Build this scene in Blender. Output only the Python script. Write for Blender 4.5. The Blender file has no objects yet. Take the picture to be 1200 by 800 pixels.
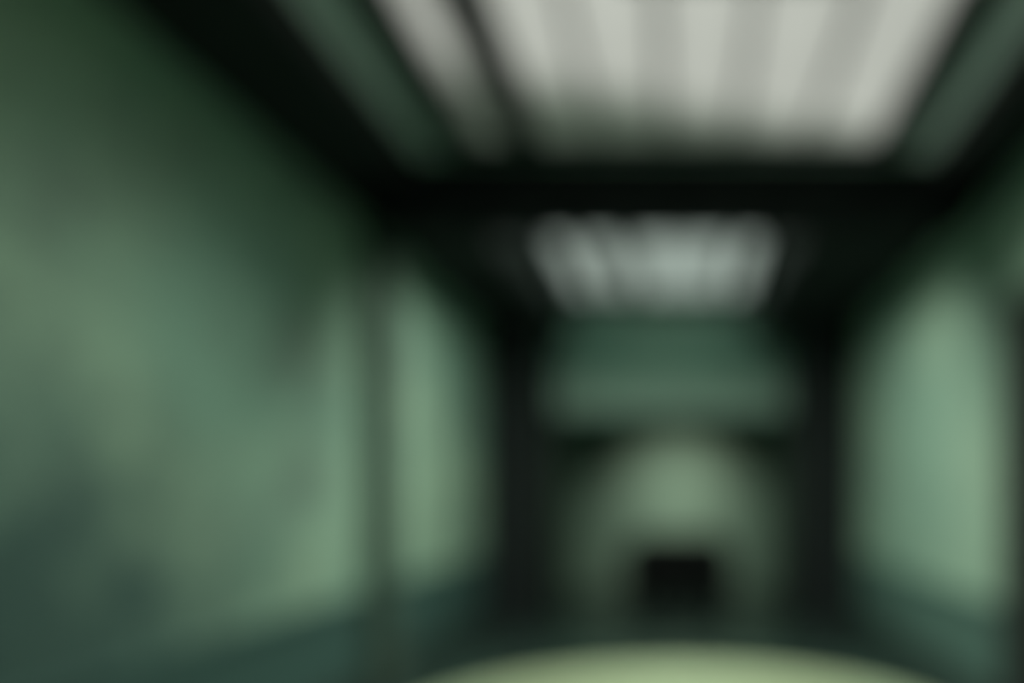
import bpy, bmesh, math, random
from mathutils import Vector, Matrix

random.seed(7)
S = bpy.context.scene
COL = S.collection

# ------------------------------------------------------------------ camera
EYE = 1.2                       # lens height above the floor (m)
FPX = 1000.0                    # focal length in pixels of the 1200 x 800 frame
VPX, VPY = 798.0, 580.0         # where the hall's long edges run together
cd = bpy.data.cameras.new('camera')
cam = bpy.data.objects.new('camera', cd)
COL.objects.link(cam)
cam.location = (0, 0, EYE)
cam.rotation_euler = (math.pi / 2, 0, 0)
cd.sensor_fit = 'HORIZONTAL'
cd.sensor_width = 36.0
cd.lens = 36.0 * FPX / 1200.0
cd.shift_x = (600.0 - VPX) / 1200.0
cd.shift_y = (VPY - 400.0) / 1200.0
cd.clip_start = 0.05
cd.dof.use_dof = True           # the photograph is wholly out of focus
cd.dof.focus_distance = 0.20
cd.dof.aperture_fstop = 2.1
S.camera = cam

# ------------------------------------------------------------------ sky
w = bpy.data.worlds.new('overcast_sky')
S.world = w
w.use_nodes = True
bg = w.node_tree.nodes['Background']
bg.inputs['Color'].default_value = (0.97, 1.0, 0.955, 1)
bg.inputs['Strength'].default_value = 0.80

S.view_settings.view_transform = 'Standard'
S.view_settings.look = 'None'
S.view_settings.gamma = 1.0
S.view_settings.use_curve_mapping = False
S.view_settings.exposure = 0.0

# ------------------------------------------------------------------ materials
def nodes(name):
    m = bpy.data.materials.new(name)
    m.use_nodes = True
    nt = m.node_tree
    return m, nt, nt.nodes['Principled BSDF'], nt.nodes['Material Output']

def rgba(c):
    return (c[0], c[1], c[2], 1.0)

def noise(nt, scale, detail=4, rough=0.55, vec=None, dist=0.0):
    n = nt.nodes.new('ShaderNodeTexNoise')
    n.inputs['Scale'].default_value = scale
    n.inputs['Detail'].default_value = detail
    n.inputs['Roughness'].default_value = rough
    n.inputs['Distortion'].default_value = dist
    if vec is not None:
        nt.links.new(vec, n.inputs['Vector'])
    return n

def ramp(nt, src, stops):
    r = nt.nodes.new('ShaderNodeValToRGB')
    e = r.color_ramp.elements
    while len(e) < len(stops):
        e.new(0.5)
    for el, (p, c) in zip(e, stops):
        el.position = p
        el.color = rgba(c)
    nt.links.new(src, r.inputs['Fac'])
    return r

def mixc(nt, fac, a, b):
    m = nt.nodes.new('ShaderNodeMix')
    m.data_type = 'RGBA'
    if isinstance(fac, float):
        m.inputs[0].default_value = fac
    else:
        nt.links.new(fac, m.inputs[0])
    for i, v in ((6, a), (7, b)):
        if isinstance(v, tuple):
            m.inputs[i].default_value = rgba(v)
        else:
            nt.links.new(v, m.inputs[i])
    return m.outputs[2]

def plain(name, col, rough=0.6, metal=0.0, var=0.12, scale=9.0, bump=0.0, spec=0.5):
    m, nt, b, _ = nodes(name)
    tc = nt.nodes.new('ShaderNodeTexCoord')
    n = noise(nt, scale, vec=tc.outputs['Object'])
    lo = tuple(c * (1 - var) for c in col)
    hi = tuple(min(1, c * (1 + var)) for c in col)
    r = ramp(nt, n.outputs['Fac'], [(0.3, lo), (0.7, hi)])
    nt.links.new(r.outputs['Color'], b.inputs['Base Color'])
    b.inputs['Roughness'].default_value = rough
    b.inputs['Metallic'].default_value = metal
    b.inputs['Specular IOR Level'].default_value = spec
    if bump:
        bp = nt.nodes.new('ShaderNodeBump')
        bp.inputs['Strength'].default_value = bump
        bp.inputs['Distance'].default_value = 0.01
        nt.links.new(n.outputs['Fac'], bp.inputs['Height'])
        nt.links.new(bp.outputs['Normal'], b.inputs['Normal'])
    return m

def plaster(name, base, pale, stain, stain_amt=0.75, rough=0.7, patches=()):
    """old limewashed green plaster: pale worn areas, grey damp stains, fine grain"""
    m, nt, b, _ = nodes(name)
    tc = nt.nodes.new('ShaderNodeTexCoord')
    v = tc.outputs['Object']
    big = noise(nt, 0.85, 3, 0.5, v)
    f1 = ramp(nt, big.outputs['Fac'], [(0.38, (0, 0, 0)), (0.66, (1, 1, 1))])
    c1 = mixc(nt, f1.outputs['Color'], base, pale)
    mp = nt.nodes.new('ShaderNodeMapping')
    mp.inputs['Location'].default_value = (3.1, 1.7, 0.4)
    nt.links.new(v, mp.inputs['Vector'])
    blot = noise(nt, 1.7, 5, 0.6, mp.outputs['Vector'], 0.4)
    f2 = ramp(nt, blot.outputs['Fac'], [(0.52, (0, 0, 0)), (0.70, (stain_amt,) * 3)])
    c2 = mixc(nt, f2.outputs['Color'], c1, stain)
    for (py, pz, ry, rz, amt, pc) in patches:      # painted shade and smudges with ragged edges
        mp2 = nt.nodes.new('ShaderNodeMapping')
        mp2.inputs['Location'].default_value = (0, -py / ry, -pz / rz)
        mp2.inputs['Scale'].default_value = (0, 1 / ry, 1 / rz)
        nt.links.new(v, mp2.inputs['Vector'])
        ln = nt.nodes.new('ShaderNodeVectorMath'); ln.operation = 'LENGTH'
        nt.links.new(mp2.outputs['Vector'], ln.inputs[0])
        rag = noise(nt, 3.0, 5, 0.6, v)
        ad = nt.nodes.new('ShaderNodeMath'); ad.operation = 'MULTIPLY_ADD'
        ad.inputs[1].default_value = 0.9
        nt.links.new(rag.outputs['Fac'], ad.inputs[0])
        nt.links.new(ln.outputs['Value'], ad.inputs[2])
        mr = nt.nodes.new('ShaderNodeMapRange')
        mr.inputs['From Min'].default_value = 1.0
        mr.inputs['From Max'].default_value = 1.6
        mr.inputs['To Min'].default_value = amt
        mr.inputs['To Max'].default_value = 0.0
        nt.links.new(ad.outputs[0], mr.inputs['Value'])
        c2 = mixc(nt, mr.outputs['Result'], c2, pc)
    fine = noise(nt, 45, 6, 0.65, v)
    f3 = ramp(nt, fine.outputs['Fac'], [(0.35, (0.86, 0.86, 0.86)), (0.65, (1.0, 1.0, 1.0))])
    mul = nt.nodes.new('ShaderNodeMix')
    mul.data_type = 'RGBA'
    mul.blend_type = 'MULTIPLY'
    mul.inputs[0].default_value = 1.0
    nt.links.new(c2, mul.inputs[6])
    nt.links.new(f3.outputs['Color'], mul.inputs[7])
    nt.links.new(mul.outputs[2], b.inputs['Base Color'])
    b.inputs['Roughness'].default_value = rough
    bp = nt.nodes.new('ShaderNodeBump')
    bp.inputs['Strength'].default_value = 0.25
    bp.inputs['Distance'].default_value = 0.01
    nt.links.new(fine.outputs['Fac'], bp.inputs['Height'])
    nt.links.new(bp.outputs['Normal'], b.inputs['Normal'])
    return m

def opal(name, col, grime=True):
    """opal roof glass that scatters the daylight, with moss and silt at its lower end"""
    m, nt, b, out = nodes(name)
    nt.nodes.remove(b)
    tc = nt.nodes.new('ShaderNodeTexCoord')
    v = tc.outputs['Object']
    n = noise(nt, 1.3, 4, 0.6, v)
    r = ramp(nt, n.outputs['Fac'], [(0.3, tuple(c * 0.93 for c in col)), (0.7, col)])
    colr = r.outputs['Color']
    if grime:
        sx = nt.nodes.new('ShaderNodeSeparateXYZ')
        nt.links.new(v, sx.inputs['Vector'])
        a = nt.nodes.new('ShaderNodeMath'); a.operation = 'MULTIPLY_ADD'   # y - 0.35 x + noise
        a.inputs[1].default_value = -0.36
        nt.links.new(sx.outputs['X'], a.inputs[0])
        nt.links.new(sx.outputs['Y'], a.inputs[2])
        a2 = nt.nodes.new('ShaderNodeMath'); a2.operation = 'MULTIPLY_ADD'
        a2.inputs[1].default_value = 0.5
        nt.links.new(n.outputs['Fac'], a2.inputs[0])
        nt.links.new(a.outputs[0], a2.inputs[2])
        mr = nt.nodes.new('ShaderNodeMapRange')
        mr.inputs['From Min'].default_value = 4.72
        mr.inputs['From Max'].default_value = 5.25
        mr.inputs['To Max'].default_value = 0.9
        nt.links.new(a2.outputs[0], mr.inputs['Value'])
        colr = mixc(nt, mr.outputs['Result'], colr, (0.32, 0.37, 0.32))
    tl = nt.nodes.new('ShaderNodeBsdfTranslucent')
    gl = nt.nodes.new('ShaderNodeBsdfGlossy')
    gl.inputs['Roughness'].default_value = 0.35
    gl.inputs['Color'].default_value = (0.6, 0.6, 0.6, 1)
    nt.links.new(colr, tl.inputs['Color'])
    ms = nt.nodes.new('ShaderNodeMixShader')
    ms.inputs[0].default_value = 0.05
    nt.links.new(tl.outputs[0], ms.inputs[1])
    nt.links.new(gl.outputs[0], ms.inputs[2])
    nt.links.new(ms.outputs[0], out.inputs['Surface'])
    return m

M = {}
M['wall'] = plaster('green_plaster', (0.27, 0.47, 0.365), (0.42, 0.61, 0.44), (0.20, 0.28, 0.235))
M['wall_l'] = plaster('stained_shaded_green_plaster', (0.30, 0.51, 0.395), (0.46, 0.66, 0.48), (0.20, 0.28, 0.235),
                      patches=((1.85, 0.45, 2.3, 1.2, 0.92, (0.055, 0.12, 0.11)), (4.27, 1.95, 0.26, 0.22, 0.6, (0.20, 0.26, 0.22))))  # first patch paints shade onto the low near wall, second is a grey smudge
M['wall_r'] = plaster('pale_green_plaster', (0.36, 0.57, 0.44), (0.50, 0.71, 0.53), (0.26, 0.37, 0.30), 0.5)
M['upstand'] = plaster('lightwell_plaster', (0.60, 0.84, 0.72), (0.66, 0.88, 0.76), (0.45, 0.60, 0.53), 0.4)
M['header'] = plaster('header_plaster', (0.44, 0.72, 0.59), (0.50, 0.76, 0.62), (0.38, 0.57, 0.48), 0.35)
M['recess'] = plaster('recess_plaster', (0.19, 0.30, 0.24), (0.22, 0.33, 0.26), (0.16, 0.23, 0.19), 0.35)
M['black'] = plain('black_paint', (0.010, 0.016, 0.016), 0.7, var=0.2)
M['soffit'] = plain('charcoal_boards', (0.010, 0.014, 0.013), 0.8, var=0.25, bump=0.1)
M['steel'] = plain('dark_steel', (0.010, 0.016, 0.014), 0.8, 0.0, var=0.25, scale=14, spec=0.2)
M['bar'] = plain('grey_glazing_bar', (0.045, 0.047, 0.046), 0.5, 0.0, var=0.15)
M['column'] = plain('grey_green_paint', (0.085, 0.130, 0.10), 0.55, var=0.18, scale=6)
M['lintel'] = plain('pale_green_paint', (0.68, 0.93, 0.78), 0.5, var=0.06, scale=5)
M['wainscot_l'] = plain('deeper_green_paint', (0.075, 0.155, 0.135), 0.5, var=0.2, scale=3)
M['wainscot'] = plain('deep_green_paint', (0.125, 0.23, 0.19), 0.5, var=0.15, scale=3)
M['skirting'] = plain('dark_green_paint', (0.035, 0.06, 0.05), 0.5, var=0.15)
M['opal'] = opal('opal_roof_glass', (0.88, 0.885, 0.855))
M['opal2'] = opal('opal_roof_glass_far', (0.76, 0.82, 0.79), False)
M['table'] = plain('pale_lacquer', (0.52, 0.64, 0.40), 0.35, var=0.05, scale=4)
M['edge'] = plain('aluminium_edge', (0.45, 0.50, 0.46), 0.35, 0.8, var=0.05)
M['leather'] = plain('black_leather', (0.008, 0.010, 0.0095), 0.7, var=0.25, scale=30, bump=0.25, spec=0.2)
M['door'] = plain('dark_door_paint', (0.028, 0.036, 0.031), 0.5, var=0.2, scale=7)
M['doorframe'] = plain('grey_door_frame', (0.045, 0.05, 0.046), 0.5, var=0.15)
M['chrome'] = plain('dull_metal', (0.16, 0.16, 0.155), 0.35, 0.9, var=0.1)
M['roof'] = plain('roof_felt', (0.05, 0.05, 0.05), 0.9)
M['enamel'] = plain('white_enamel', (0.75, 0.77, 0.74), 0.4, var=0.03)

def floor_mat():
    m, nt, b, _ = nodes('polished_concrete')
    tc = nt.nodes.new('ShaderNodeTexCoord')
    v = tc.outputs['Object']
    n1 = noise(nt, 0.9, 5, 0.6, v)
    n2 = noise(nt, 22, 5, 0.6, v)
    r1 = ramp(nt, n1.outputs['Fac'], [(0.3, (0.022, 0.040, 0.034)), (0.7, (0.038, 0.066, 0.055))])
    r2 = ramp(nt, n2.outputs['Fac'], [(0.35, (0.8, 0.8, 0.8)), (0.7, (1, 1, 1))])
    mul = nt.nodes.new('ShaderNodeMix'); mul.data_type = 'RGBA'; mul.blend_type = 'MULTIPLY'
    mul.inputs[0].default_value = 1.0
    nt.links.new(r1.outputs['Color'], mul.inputs[6])
    nt.links.new(r2.outputs['Color'], mul.inputs[7])
    nt.links.new(mul.outputs[2], b.inputs['Base Color'])
    rr = nt.nodes.new('ShaderNodeMapRange')
    rr.inputs['To Min'].default_value = 0.18
    rr.inputs['To Max'].default_value = 0.34
    nt.links.new(n1.outputs['Fac'], rr.inputs['Value'])
    nt.links.new(rr.outputs['Result'], b.inputs['Roughness'])
    b.inputs['Specular IOR Level'].default_value = 0.5
    return m
M['floor'] = floor_mat()

# ------------------------------------------------------------------ mesh helpers
def box(bm, x0, x1, y0, y1, z0, z1, bev=0.0, seg=1):
    r = bmesh.ops.create_cube(bm, size=1.0)
    vs = r['verts']
    for v in vs:
        v.co = Vector((x0 + (v.co.x + .5) * (x1 - x0), y0 + (v.co.y + .5) * (y1 - y0), z0 + (v.co.z + .5) * (z1 - z0)))
    if bev > 0:
        es = list({e for v in vs for e in v.link_edges})
        bmesh.ops.bevel(bm, geom=es, offset=bev, segments=seg, affect='EDGES', profile=0.5)
    return bm

def lathe(bm, prof, n=48, cx=0, cy=0):
    rings = []
    for (r, z) in prof:
        if r < 1e-5:
            rings.append([bm.verts.new((cx, cy, z))])
        else:
            rings.append([bm.verts.new((cx + r * math.cos(2 * math.pi * k / n), cy + r * math.sin(2 * math.pi * k / n), z)) for k in range(n)])
    for a, b in zip(rings, rings[1:]):
        for k in range(n):
            p = [a[k % len(a)], a[(k + 1) % len(a)], b[(k + 1) % len(b)], b[k % len(b)]]
            q = []
            for v in p:
                if v not in q:
                    q.append(v)
            if len(q) > 2:
                bm.faces.new(q)
    bmesh.ops.recalc_face_normals(bm, faces=bm.faces)
    return bm

def tube(bm, p, q, r0, r1=None, n=16):
    r1 = r0 if r1 is None else r1
    p, q = Vector(p), Vector(q)
    d = q - p
    rot = d.to_track_quat('Z', 'Y').to_matrix().to_4x4()
    bmesh.ops.create_cone(bm, cap_ends=True, segments=n, radius1=r0, radius2=r1, depth=d.length,
                          matrix=Matrix.Translation((p + q) / 2) @ rot)
    return bm

def obj(name, bm, mat, parent=None, smooth=False, loc=None):
    me = bpy.data.meshes.new(name)
    bm.to_mesh(me)
    bm.free()
    me.materials.append(M[mat])
    if smooth:
        for p in me.polygons:
            p.use_smooth = True
        me.set_sharp_from_angle(angle=math.radians(40))
    o = bpy.data.objects.new(name, me)
    COL.objects.link(o)
    if loc is not None:
        o.location = loc
    if parent is not None:
        o.parent = parent
    return o

def B(*a, **k):
    return box(bmesh.new(), *a, **k)

def tag(o, label, cat, group=None):
    o['label'] = label
    o['category'] = cat
    if group:
        o['group'] = group
    return o

def thing(name, label, cat, loc=(0, 0, 0), rz=0.0, group=None):
    o = bpy.data.objects.new(name, None)
    o.empty_display_size = 0.1
    COL.objects.link(o)
    o.location = loc
    o.rotation_euler = (0, 0, rz)
    return tag(o, label, cat, group)

def struct(name, bm, mat, label=None):
    o = obj(name, bm, mat)
    o['kind'] = 'structure'
    if label:
        o['label'] = label
    return o

def prism(bm, pts, z0, z1):
    """vertical prism over a plan polygon"""
    a = [bm.verts.new((x, y, z0)) for x, y in pts]
    b = [bm.verts.new((x, y, z1)) for x, y in pts]
    bm.faces.new(a[::-1]); bm.faces.new(b)
    for i in range(len(pts)):
        j = (i + 1) % len(pts)
        bm.faces.new((a[i], a[j], b[j], b[i]))
    bmesh.ops.recalc_face_normals(bm, faces=bm.faces)
    return bm

# ------------------------------------------------------------------ dimensions
XL, XR = -1.93, 1.71            # side walls
Y0, YB, YR = -2.6, 9.25, 11.0 # wall behind the camera, end wall, back of the recess
SOF = 2.87                     # underside of the dark ceiling
TOP = 3.29                     # underside of the roof glass
W1 = (-1.40, 1.34, 0.9, 5.20) # near roof light: x0, x1, y0, y1
W2 = (-1.22, 0.78, 5.46, 9.15) # far roof light
T = 0.15

# ------------------------------------------------------------------ setting
struct('floor', B(XL - T, XR + T, Y0 - T, YR + T, -0.12, 0.0), 'floor', 'dark polished concrete floor')
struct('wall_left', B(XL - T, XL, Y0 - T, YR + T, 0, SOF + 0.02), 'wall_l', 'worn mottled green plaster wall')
wr = bmesh.new()               # right wall with the doorway cut out
DY0, DY1, DZ = 3.52, 4.44, 2.14
box(wr, XR, XR + T, Y0 - T, DY0, 0, SOF + 0.02)
box(wr, XR, XR + T, DY1, YR + T, 0, SOF + 0.02)
box(wr, XR, XR + T, DY0, DY1, DZ, SOF + 0.02)
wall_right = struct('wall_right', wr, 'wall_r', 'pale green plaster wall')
struct('wall_front', B(XL, XR, Y0 - T, Y0, 0, SOF + 0.02), 'wall', 'green plaster wall')

cb = bmesh.new()               # dark ceiling around the two roof lights
C0, C1 = SOF, SOF + 0.14
box(cb, XL, W1[0], Y0, W1[3] + .14, C0, C1)
box(cb, W1[1], XR, Y0, W1[3] + .14, C0, C1)
box(cb, W1[0], W1[1], Y0, W1[2], C0, C1)
box(cb, W1[0], W1[1], W1[3], W1[3] + .14, C0, C1)
box(cb, XL, W2[0], W1[3] + .14, YB, C0, C1)
box(cb, W2[1], XR, W1[3] + .14, YB, C0, C1)
box(cb, W2[0], W2[1], W1[3] + .14, W2[2], C0, C1)
struct('ceiling', cb, 'soffit', 'black boarded ceiling along both sides of the roof lights')

def lightwell(name, wbox, label, mat='upstand'):
    x0, x1, y0, y1 = wbox
    bm = bmesh.new()
    t = 0.1
    z0, z1 = SOF + 0.14, TOP
    box(bm, x0 - t, x0, y0 - t, y1 + t, z0, z1)
    box(bm, x1, x1 + t, y0 - t, y1 + t, z0, z1)
    box(bm, x0, x1, y0 - t, y0, z0, z1)
    if y1 < 9:                # the far well ends at the end wall itself
        box(bm, x0, x1, y1, y1 + t, z0, z1)
    o = struct(name, bm, mat, label)
    return o
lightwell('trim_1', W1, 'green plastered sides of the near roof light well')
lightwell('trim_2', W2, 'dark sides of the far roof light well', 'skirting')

# end wall: header over the recess, dark piers, recess behind
PX0, PX1 = -1.36, 1.14
PY = 8.30                      # front of the piers
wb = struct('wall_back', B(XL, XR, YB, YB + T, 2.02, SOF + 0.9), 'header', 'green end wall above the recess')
for (a, b_) in ((XL, PX0), (PX1, XR)):
    o = obj('pier', B(a, b_, PY, YB + T, 0, SOF, bev=0.01), 'black', wb)
    o['label'] = 'black painted pier beside the recess'
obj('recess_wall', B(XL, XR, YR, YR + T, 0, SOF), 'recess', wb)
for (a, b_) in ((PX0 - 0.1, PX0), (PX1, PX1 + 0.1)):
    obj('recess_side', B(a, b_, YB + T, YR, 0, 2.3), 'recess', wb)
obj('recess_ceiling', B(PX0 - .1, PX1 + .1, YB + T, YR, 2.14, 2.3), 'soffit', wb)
lt = bmesh.new()
box(lt, PX0, PX1, YB - 0.16, YB, 2.08, 2.40, bev=0.015, seg=2)
box(lt, PX0, PX1, YB - 0.22, YB, 2.38, 2.45, bev=0.012, seg=2)
struct('trim_3', lt, 'lintel', 'pale green lintel across the head of the recess')

# wainscot: darker painted boarding below a rail
def wainscot(x, s_, y0, y1, parent, mat):
    n = max(1, round((y1 - y0) / 0.145))
    p = (y1 - y0) / n
    proto = None
    for k in range(n):
        if proto is None:
            proto = obj('wainscot_board', B(min(0, s_ * .016), max(0, s_ * .016), 0.003, p - 0.003, 0.0, 0.56, bev=0.003), mat, parent)
            o = proto
        else:
            o = proto.copy()
            COL.objects.link(o)
            o.parent = parent
        o.location = (x, y0 + k * p, 0.02)
    obj('dado_rail', B(min(x, x + s_ * .035), max(x, x + s_ * .035), y0, y1, 0.58, 0.625, bev=0.008), mat, parent)
wl = bpy.data.objects['wall_left']
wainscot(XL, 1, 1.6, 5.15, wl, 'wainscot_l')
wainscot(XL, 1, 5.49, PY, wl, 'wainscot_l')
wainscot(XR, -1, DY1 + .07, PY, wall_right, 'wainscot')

# skirting boards
for name, x0, x1, y0, y1 in (('baseboard_left', XL, XL + 0.03, Y0, PY),
                             ('baseboard_right', XR - 0.03, XR, DY1 + 0.07, PY)):
    bm = bmesh.new()
    box(bm, x0, x1, y0, y1, 0, 0.14, bev=0.006)
    struct(name, bm, 'skirting', 'dark green skirting board')
# roof slab outside, so that daylight only enters through the glass
rb = bmesh.new()
for (x0, x1, y0, y1) in ((XL - T, W1[0] - .1, Y0 - T, YR + T), (W1[1] + .1, XR + T, Y0 - T, YR + T),
                         (W1[0] - .1, W1[1] + .1, Y0 - T, W1[2] - .1), (W1[0] - .1, W1[1] + .1, W1[3] + .1, W2[2] - .1),
                         (W1[0] - .1, W2[0] - .1, W2[2] - .1, YR + T), (W2[1] + .1, W1[1] + .1, W2[2] - .1, YR + T),
                         (W2[0] - .1, W2[1] + .1, YB + T, YR + T)):
    box(rb, x0, x1, y0, y1, SOF + 0.14, SOF + 0.26)
struct('roof', rb, 'roof', 'flat felt roof around the roof lights')

# ------------------------------------------------------------------ roof lights
def rooflight(name, label, wbox, bars, frame, glass, thick=0.12):
    x0, x1, y0, y1 = wbox
    root = thing(name, label, 'roof light', ((x0 + x1) / 2, (y0 + y1) / 2, TOP), group=None)
    ox, oy = root.location.x, root.location.y
    def put(nm, bx, mat):
        o = obj(nm, bx, mat, root)
        o.location = (-ox, -oy, -TOP)
        return o
    f = frame
    put('frame', B(x0 - .1, x0 + f, y0 - .1, y1 + .1, TOP, TOP + 0.10, bev=0.006), 'bar')['label'] = 'dark grey edge frame'
    put('frame', B(x1 - f, x1 + .1, y0 - .1, y1 + .1, TOP, TOP + 0.10, bev=0.006), 'bar')
    put('frame', B(x0 + f, x1 - f, y0 - .1, y0 + .06, TOP, TOP + 0.10), 'bar')
    put('frame', B(x0 + f, x1 - f, y1 - .05, y1 + .1, TOP, TOP + 0.10), 'bar')
    edges = [(x0 + f, x0 + f)]
    for (xc, wd) in bars:
        put('glazing_bar', B(xc - wd / 2, xc + wd / 2, y0 + .06, y1 - .05, TOP - 0.02, TOP + 0.09, bev=0.004), 'bar')
        edges.append((xc - wd / 2, xc + wd / 2))
    edges.append((x1 - f, x1 - f))
    for (a, b_) in zip(edges, edges[1:]):
        put('pane', B(a[1], b_[0], y0 + .06, y1 - .05, TOP + 0.045, TOP + 0.055), glass)
    return root

rooflight('roof_light', 'wide roof light of bright opal glass strips before the dark cross beam', W1,
          [(-0.93, 0.20), (-0.50, 0.013), (-0.10, 0.020), (0.32, 0.015), (0.76, 0.012)], 0.17, 'opal')
rooflight('roof_light', 'smaller bright roof light seen beyond the dark cross beam', W2,
          [(-0.86, 0.11), (-0.47, 0.14), (0.0, 0.03), (0.42, 0.09)], 0.10, 'opal2')

# ------------------------------------------------------------------ cross beam
bx0, bx1, by = -1.62, 1.52, 4.62
cb_ = thing('cross_beam', 'black steel beam crossing the hall between the two roof lights', 'beam', ((bx0 + bx1) / 2, by, 2.625))
def bpart(nm, bm):
    o = obj(nm, bm, 'steel', cb_)
    o.location = (-(bx0 + bx1) / 2, -by, -2.625)
    return o
bpart('bottom_flange', B(bx0, bx1, by - 0.10, by + 0.10, 2.625, 2.647, bev=0.004))
bpart('web', B(bx0, bx1, by - 0.012, by + 0.012, 2.647, 2.97))
bpart('top_flange', B(-1.40, 1.34, by - 0.10, by + 0.10, 2.965, 2.985, bev=0.004))
for xs in (-1.5, -1.0, -0.5, 0.0, 0.5, 1.0, 1.42):
    z1 = 2.965 if -1.40 < xs < 1.34 else 2.868
    bpart('stiffener', B(xs - 0.008, xs + 0.008, by - 0.09, by + 0.09, 2.647, z1))
for xs, s in ((bx0, 1), (bx1, -1)):
    g = bmesh.new()
    for yy in (by - 0.05, by + 0.05):
        a = [g.verts.new((xs, yy - .006, 2.625)), g.verts.new((xs - s * .17, yy - .006, 2.87)), g.verts.new((xs + s * .02, yy - .006, 2.87))]
        b_ = [g.verts.new((v.co.x, yy + .006, v.co.z)) for v in a]
        g.faces.new(a); g.faces.new(b_[::-1])
        for i in range(3):
            j = (i + 1) % 3
            g.faces.new((a[i], b_[i], b_[j], a[j]))
    bmesh.ops.recalc_face_normals(g, faces=g.faces)
    bpart('haunch_plate', g)

# ------------------------------------------------------------------ wall column on the left
cy = 5.32
col = thing('wall_column', 'narrow grey green column standing against the mottled plaster wall', 'column', (XL + 0.06, cy, 0))
obj('shaft', B(-0.06, 0.07, -0.14, 0.14, 0.16, SOF - 0.12, bev=0.012, seg=2), 'column', col)
obj('base', B(-0.06, 0.09, -0.17, 0.17, 0.0, 0.16, bev=0.012, seg=2), 'column', col)
obj('capital', B(-0.06, 0.09, -0.17, 0.17, SOF - 0.12, SOF, bev=0.012, seg=2), 'column', col)

# ------------------------------------------------------------------ door on the right
dr = bmesh.new()
box(dr, XR + 0.03, XR + 0.075, DY0 + 0.03, DY1 - 0.03, 0.01, DZ - 0.03, bev=0.004)
door = struct('door_1', dr, 'door', 'dark painted door in the pale green wall')
fr = bmesh.new()
for (y0, y1, z0, z1) in ((DY0 - 0.07, DY0 + .03, 0, DZ + .07), (DY1 - .03, DY1 + 0.07, 0, DZ + .07), (DY0 + .03, DY1 - .03, DZ - .03, DZ + .07)):
    box(fr, XR - 0.02, XR + 0.11, y0, y1, z0, z1, bev=0.004)
obj('door_frame', fr, 'doorframe', door)
for z0, z1 in ((0.18, 0.95), (1.10, 1.98)):
    pb = bmesh.new()
    box(pb, XR + 0.018, XR + 0.034, DY0 + 0.15, DY1 - 0.20, z0, z1, bev=0.007)
    obj('door_panel', pb, 'door', door)
hb = bmesh.new()
box(hb, XR + 0.02, XR + 0.032, DY1 - 0.115, DY1 - 0.065, 0.90, 1.12, bev=0.003)
tube(hb, (XR + 0.03, DY1 - 0.09, 1.03), (XR - 0.05, DY1 - 0.09, 1.03), 0.011)
tube(hb, (XR - 0.045, DY1 - 0.08, 1.03), (XR - 0.045, DY1 - 0.22, 1.03), 0.010)
obj('door_handle', hb, 'chrome', door, True)
for z in (0.3, 1.1, 1.9):
    obj('hinge', tube(bmesh.new(), (XR + 0.02, DY0 + 0.03, z - .05), (XR + 0.02, DY0 + 0.03, z + .05), 0.012), 'chrome', door, True)

# ------------------------------------------------------------------ round table
tb = thing('round_table', 'pale round table with a bright top', 'table', (-0.01, 1.66, 0))
TR, TZ = 0.575, 0.76
obj('table_top', lathe(bmesh.new(), [(0, TZ - .028), (TR - .03, TZ - .028), (TR - .006, TZ - .020), (TR - .004, TZ - .004), (TR - .010, TZ), (0, TZ)], 96), 'table', tb, True)
obj('rim', lathe(bmesh.new(), [(TR - .006, TZ - .022), (TR, TZ - .021), (TR + .002, TZ - .012), (TR, TZ - .003), (TR - .006, TZ - .002)], 96), 'edge', tb, True)
obj('pedestal', lathe(bmesh.new(), [(0.0, 0.03), (0.075, 0.03), (0.05, 0.06), (0.036, 0.12), (0.036, 0.66), (0.05, 0.70), (0.12, 0.715), (0.16, TZ - .028), (0, TZ - .028)], 40), 'steel', tb, True)
obj('foot_plate', lathe(bmesh.new(), [(0, 0), (0.30, 0), (0.305, 0.008), (0.29, 0.020), (0.08, 0.032), (0, 0.034)], 64), 'steel', tb, True)

# ------------------------------------------------------------------ armchair at the end of the hall
ac = thing('armchair', 'low dark armchair standing in the recess before the green wall', 'armchair', (-0.03, 9.50, 0))
ac.scale = (1.1, 1.1, 1.06)
def rbx(*a, **k):
    return box(bmesh.new(), *a, bev=k.get('bev', 0.06), seg=4)
obj('seat_base', rbx(-0.36, 0.36, -0.36, 0.34, 0.05, 0.27, bev=0.03), 'leather', ac, True)
cu = obj('seat_cushion', rbx(-0.335, 0.335, -0.40, 0.24, 0.265, 0.42, bev=0.055), 'leather', ac, True)
pp = bmesh.new()
for a, b_ in (((-0.30, -0.392, 0.40), (0.30, -0.392, 0.40)), ((-0.30, -0.392, 0.285), (0.30, -0.392, 0.285))):
    tube(pp, a, b_, 0.006, n=8)
obj('piping', pp, 'leather', cu, True)
for s in (-1, 1):
    obj('armrest', rbx(min(s * .34, s * .53), max(s * .34, s * .53), -0.38, 0.36, 0.05, 0.62, bev=0.07), 'leather', ac, True)
bk = rbx(-0.45, 0.45, 0.20, 0.42, 0.25, 0.71, bev=0.07)
for v in bk.verts:
    v.co.y += (v.co.z - 0.25) * 0.12
obj('backrest', bk, 'leather', ac, True)
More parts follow.
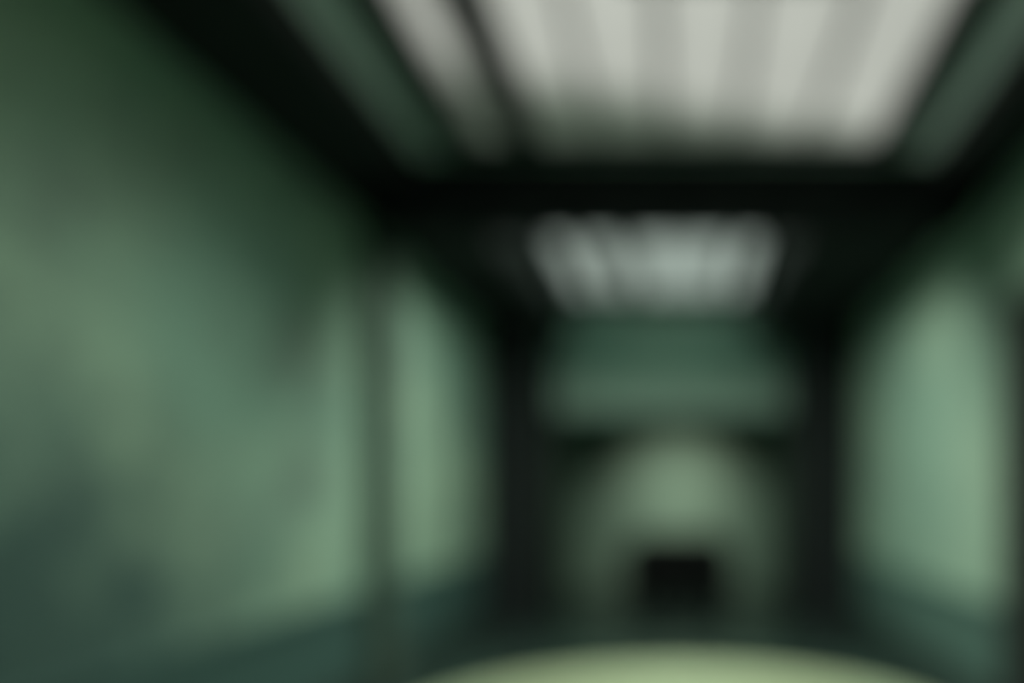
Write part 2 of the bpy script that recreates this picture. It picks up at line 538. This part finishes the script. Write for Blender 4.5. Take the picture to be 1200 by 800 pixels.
for sx in (-0.42, 0.42):
    for sy in (-0.29, 0.27):
        obj('leg', tube(bmesh.new(), (sx, sy, 0), (sx, sy, 0.07), 0.018, 0.026), 'steel', ac, True)

# ------------------------------------------------------------------ lamps
def strip_lamp(label, x, y, z, length, energy, colr, spread):
    root = thing('strip_lamp', label, 'lamp', (x, y, z))
    hb_ = bmesh.new()
    box(hb_, -length / 2, length / 2, -0.21, 0.21, 0.03, 0.08, bev=0.01)
    obj('housing', hb_, 'enamel', root)
    for s in (-1, 1):
        obj('suspension_rod', tube(bmesh.new(), (s * length * .4, 0, 0.08), (s * length * .4, 0, TOP - 0.02 - z), 0.006, n=8), 'steel', root)
    ld = bpy.data.lights.new('tube_light', 'AREA')
    ld.shape = 'RECTANGLE'
    ld.size = length * 0.95
    ld.size_y = 0.38
    ld.spread = math.radians(spread)
    ld.energy = energy
    ld.color = colr
    lo = bpy.data.objects.new('tube_light', ld)
    COL.objects.link(lo)
    lo.parent = root
    lo.location = (0, 0, 0.02)
    return root
strip_lamp('white strip lamp hung in the far roof light well behind the black cross beam', -0.2, 5.72, 3.17, 0.9, 56, (0.93, 1.0, 0.90), 160)
strip_lamp('white strip lamp hung in the near roof light well above the round table', 0.2, 3.12, 3.17, 0.9, 46, (0.95, 1.0, 0.88), 136)

def down_lamp(label, x, y, z, energy, colr, tilt):
    root = thing('recessed_lamp', label, 'lamp', (x, y, z))
    obj('lamp_ring', lathe(bmesh.new(), [(0.055, -0.004), (0.07, -0.004), (0.072, 0.0), (0.055, 0.0), (0.055, -0.004)], 32), 'enamel', root, True)
    ld = bpy.data.lights.new('disc_light', 'AREA')
    ld.shape = 'DISK'
    ld.size = 0.10
    ld.spread = math.radians(85)
    ld.energy = energy
    ld.color = colr
    lo = bpy.data.objects.new('disc_light', ld)
    COL.objects.link(lo)
    lo.parent = root
    lo.location = (0, 0, -0.02)
    lo.rotation_euler = (tilt, 0, 0)
    return root
down_lamp('recessed lamp in the dark ceiling of the recess', -0.03, 9.62, 2.14, 8.5, (1.0, 1.0, 0.82), math.radians(46))
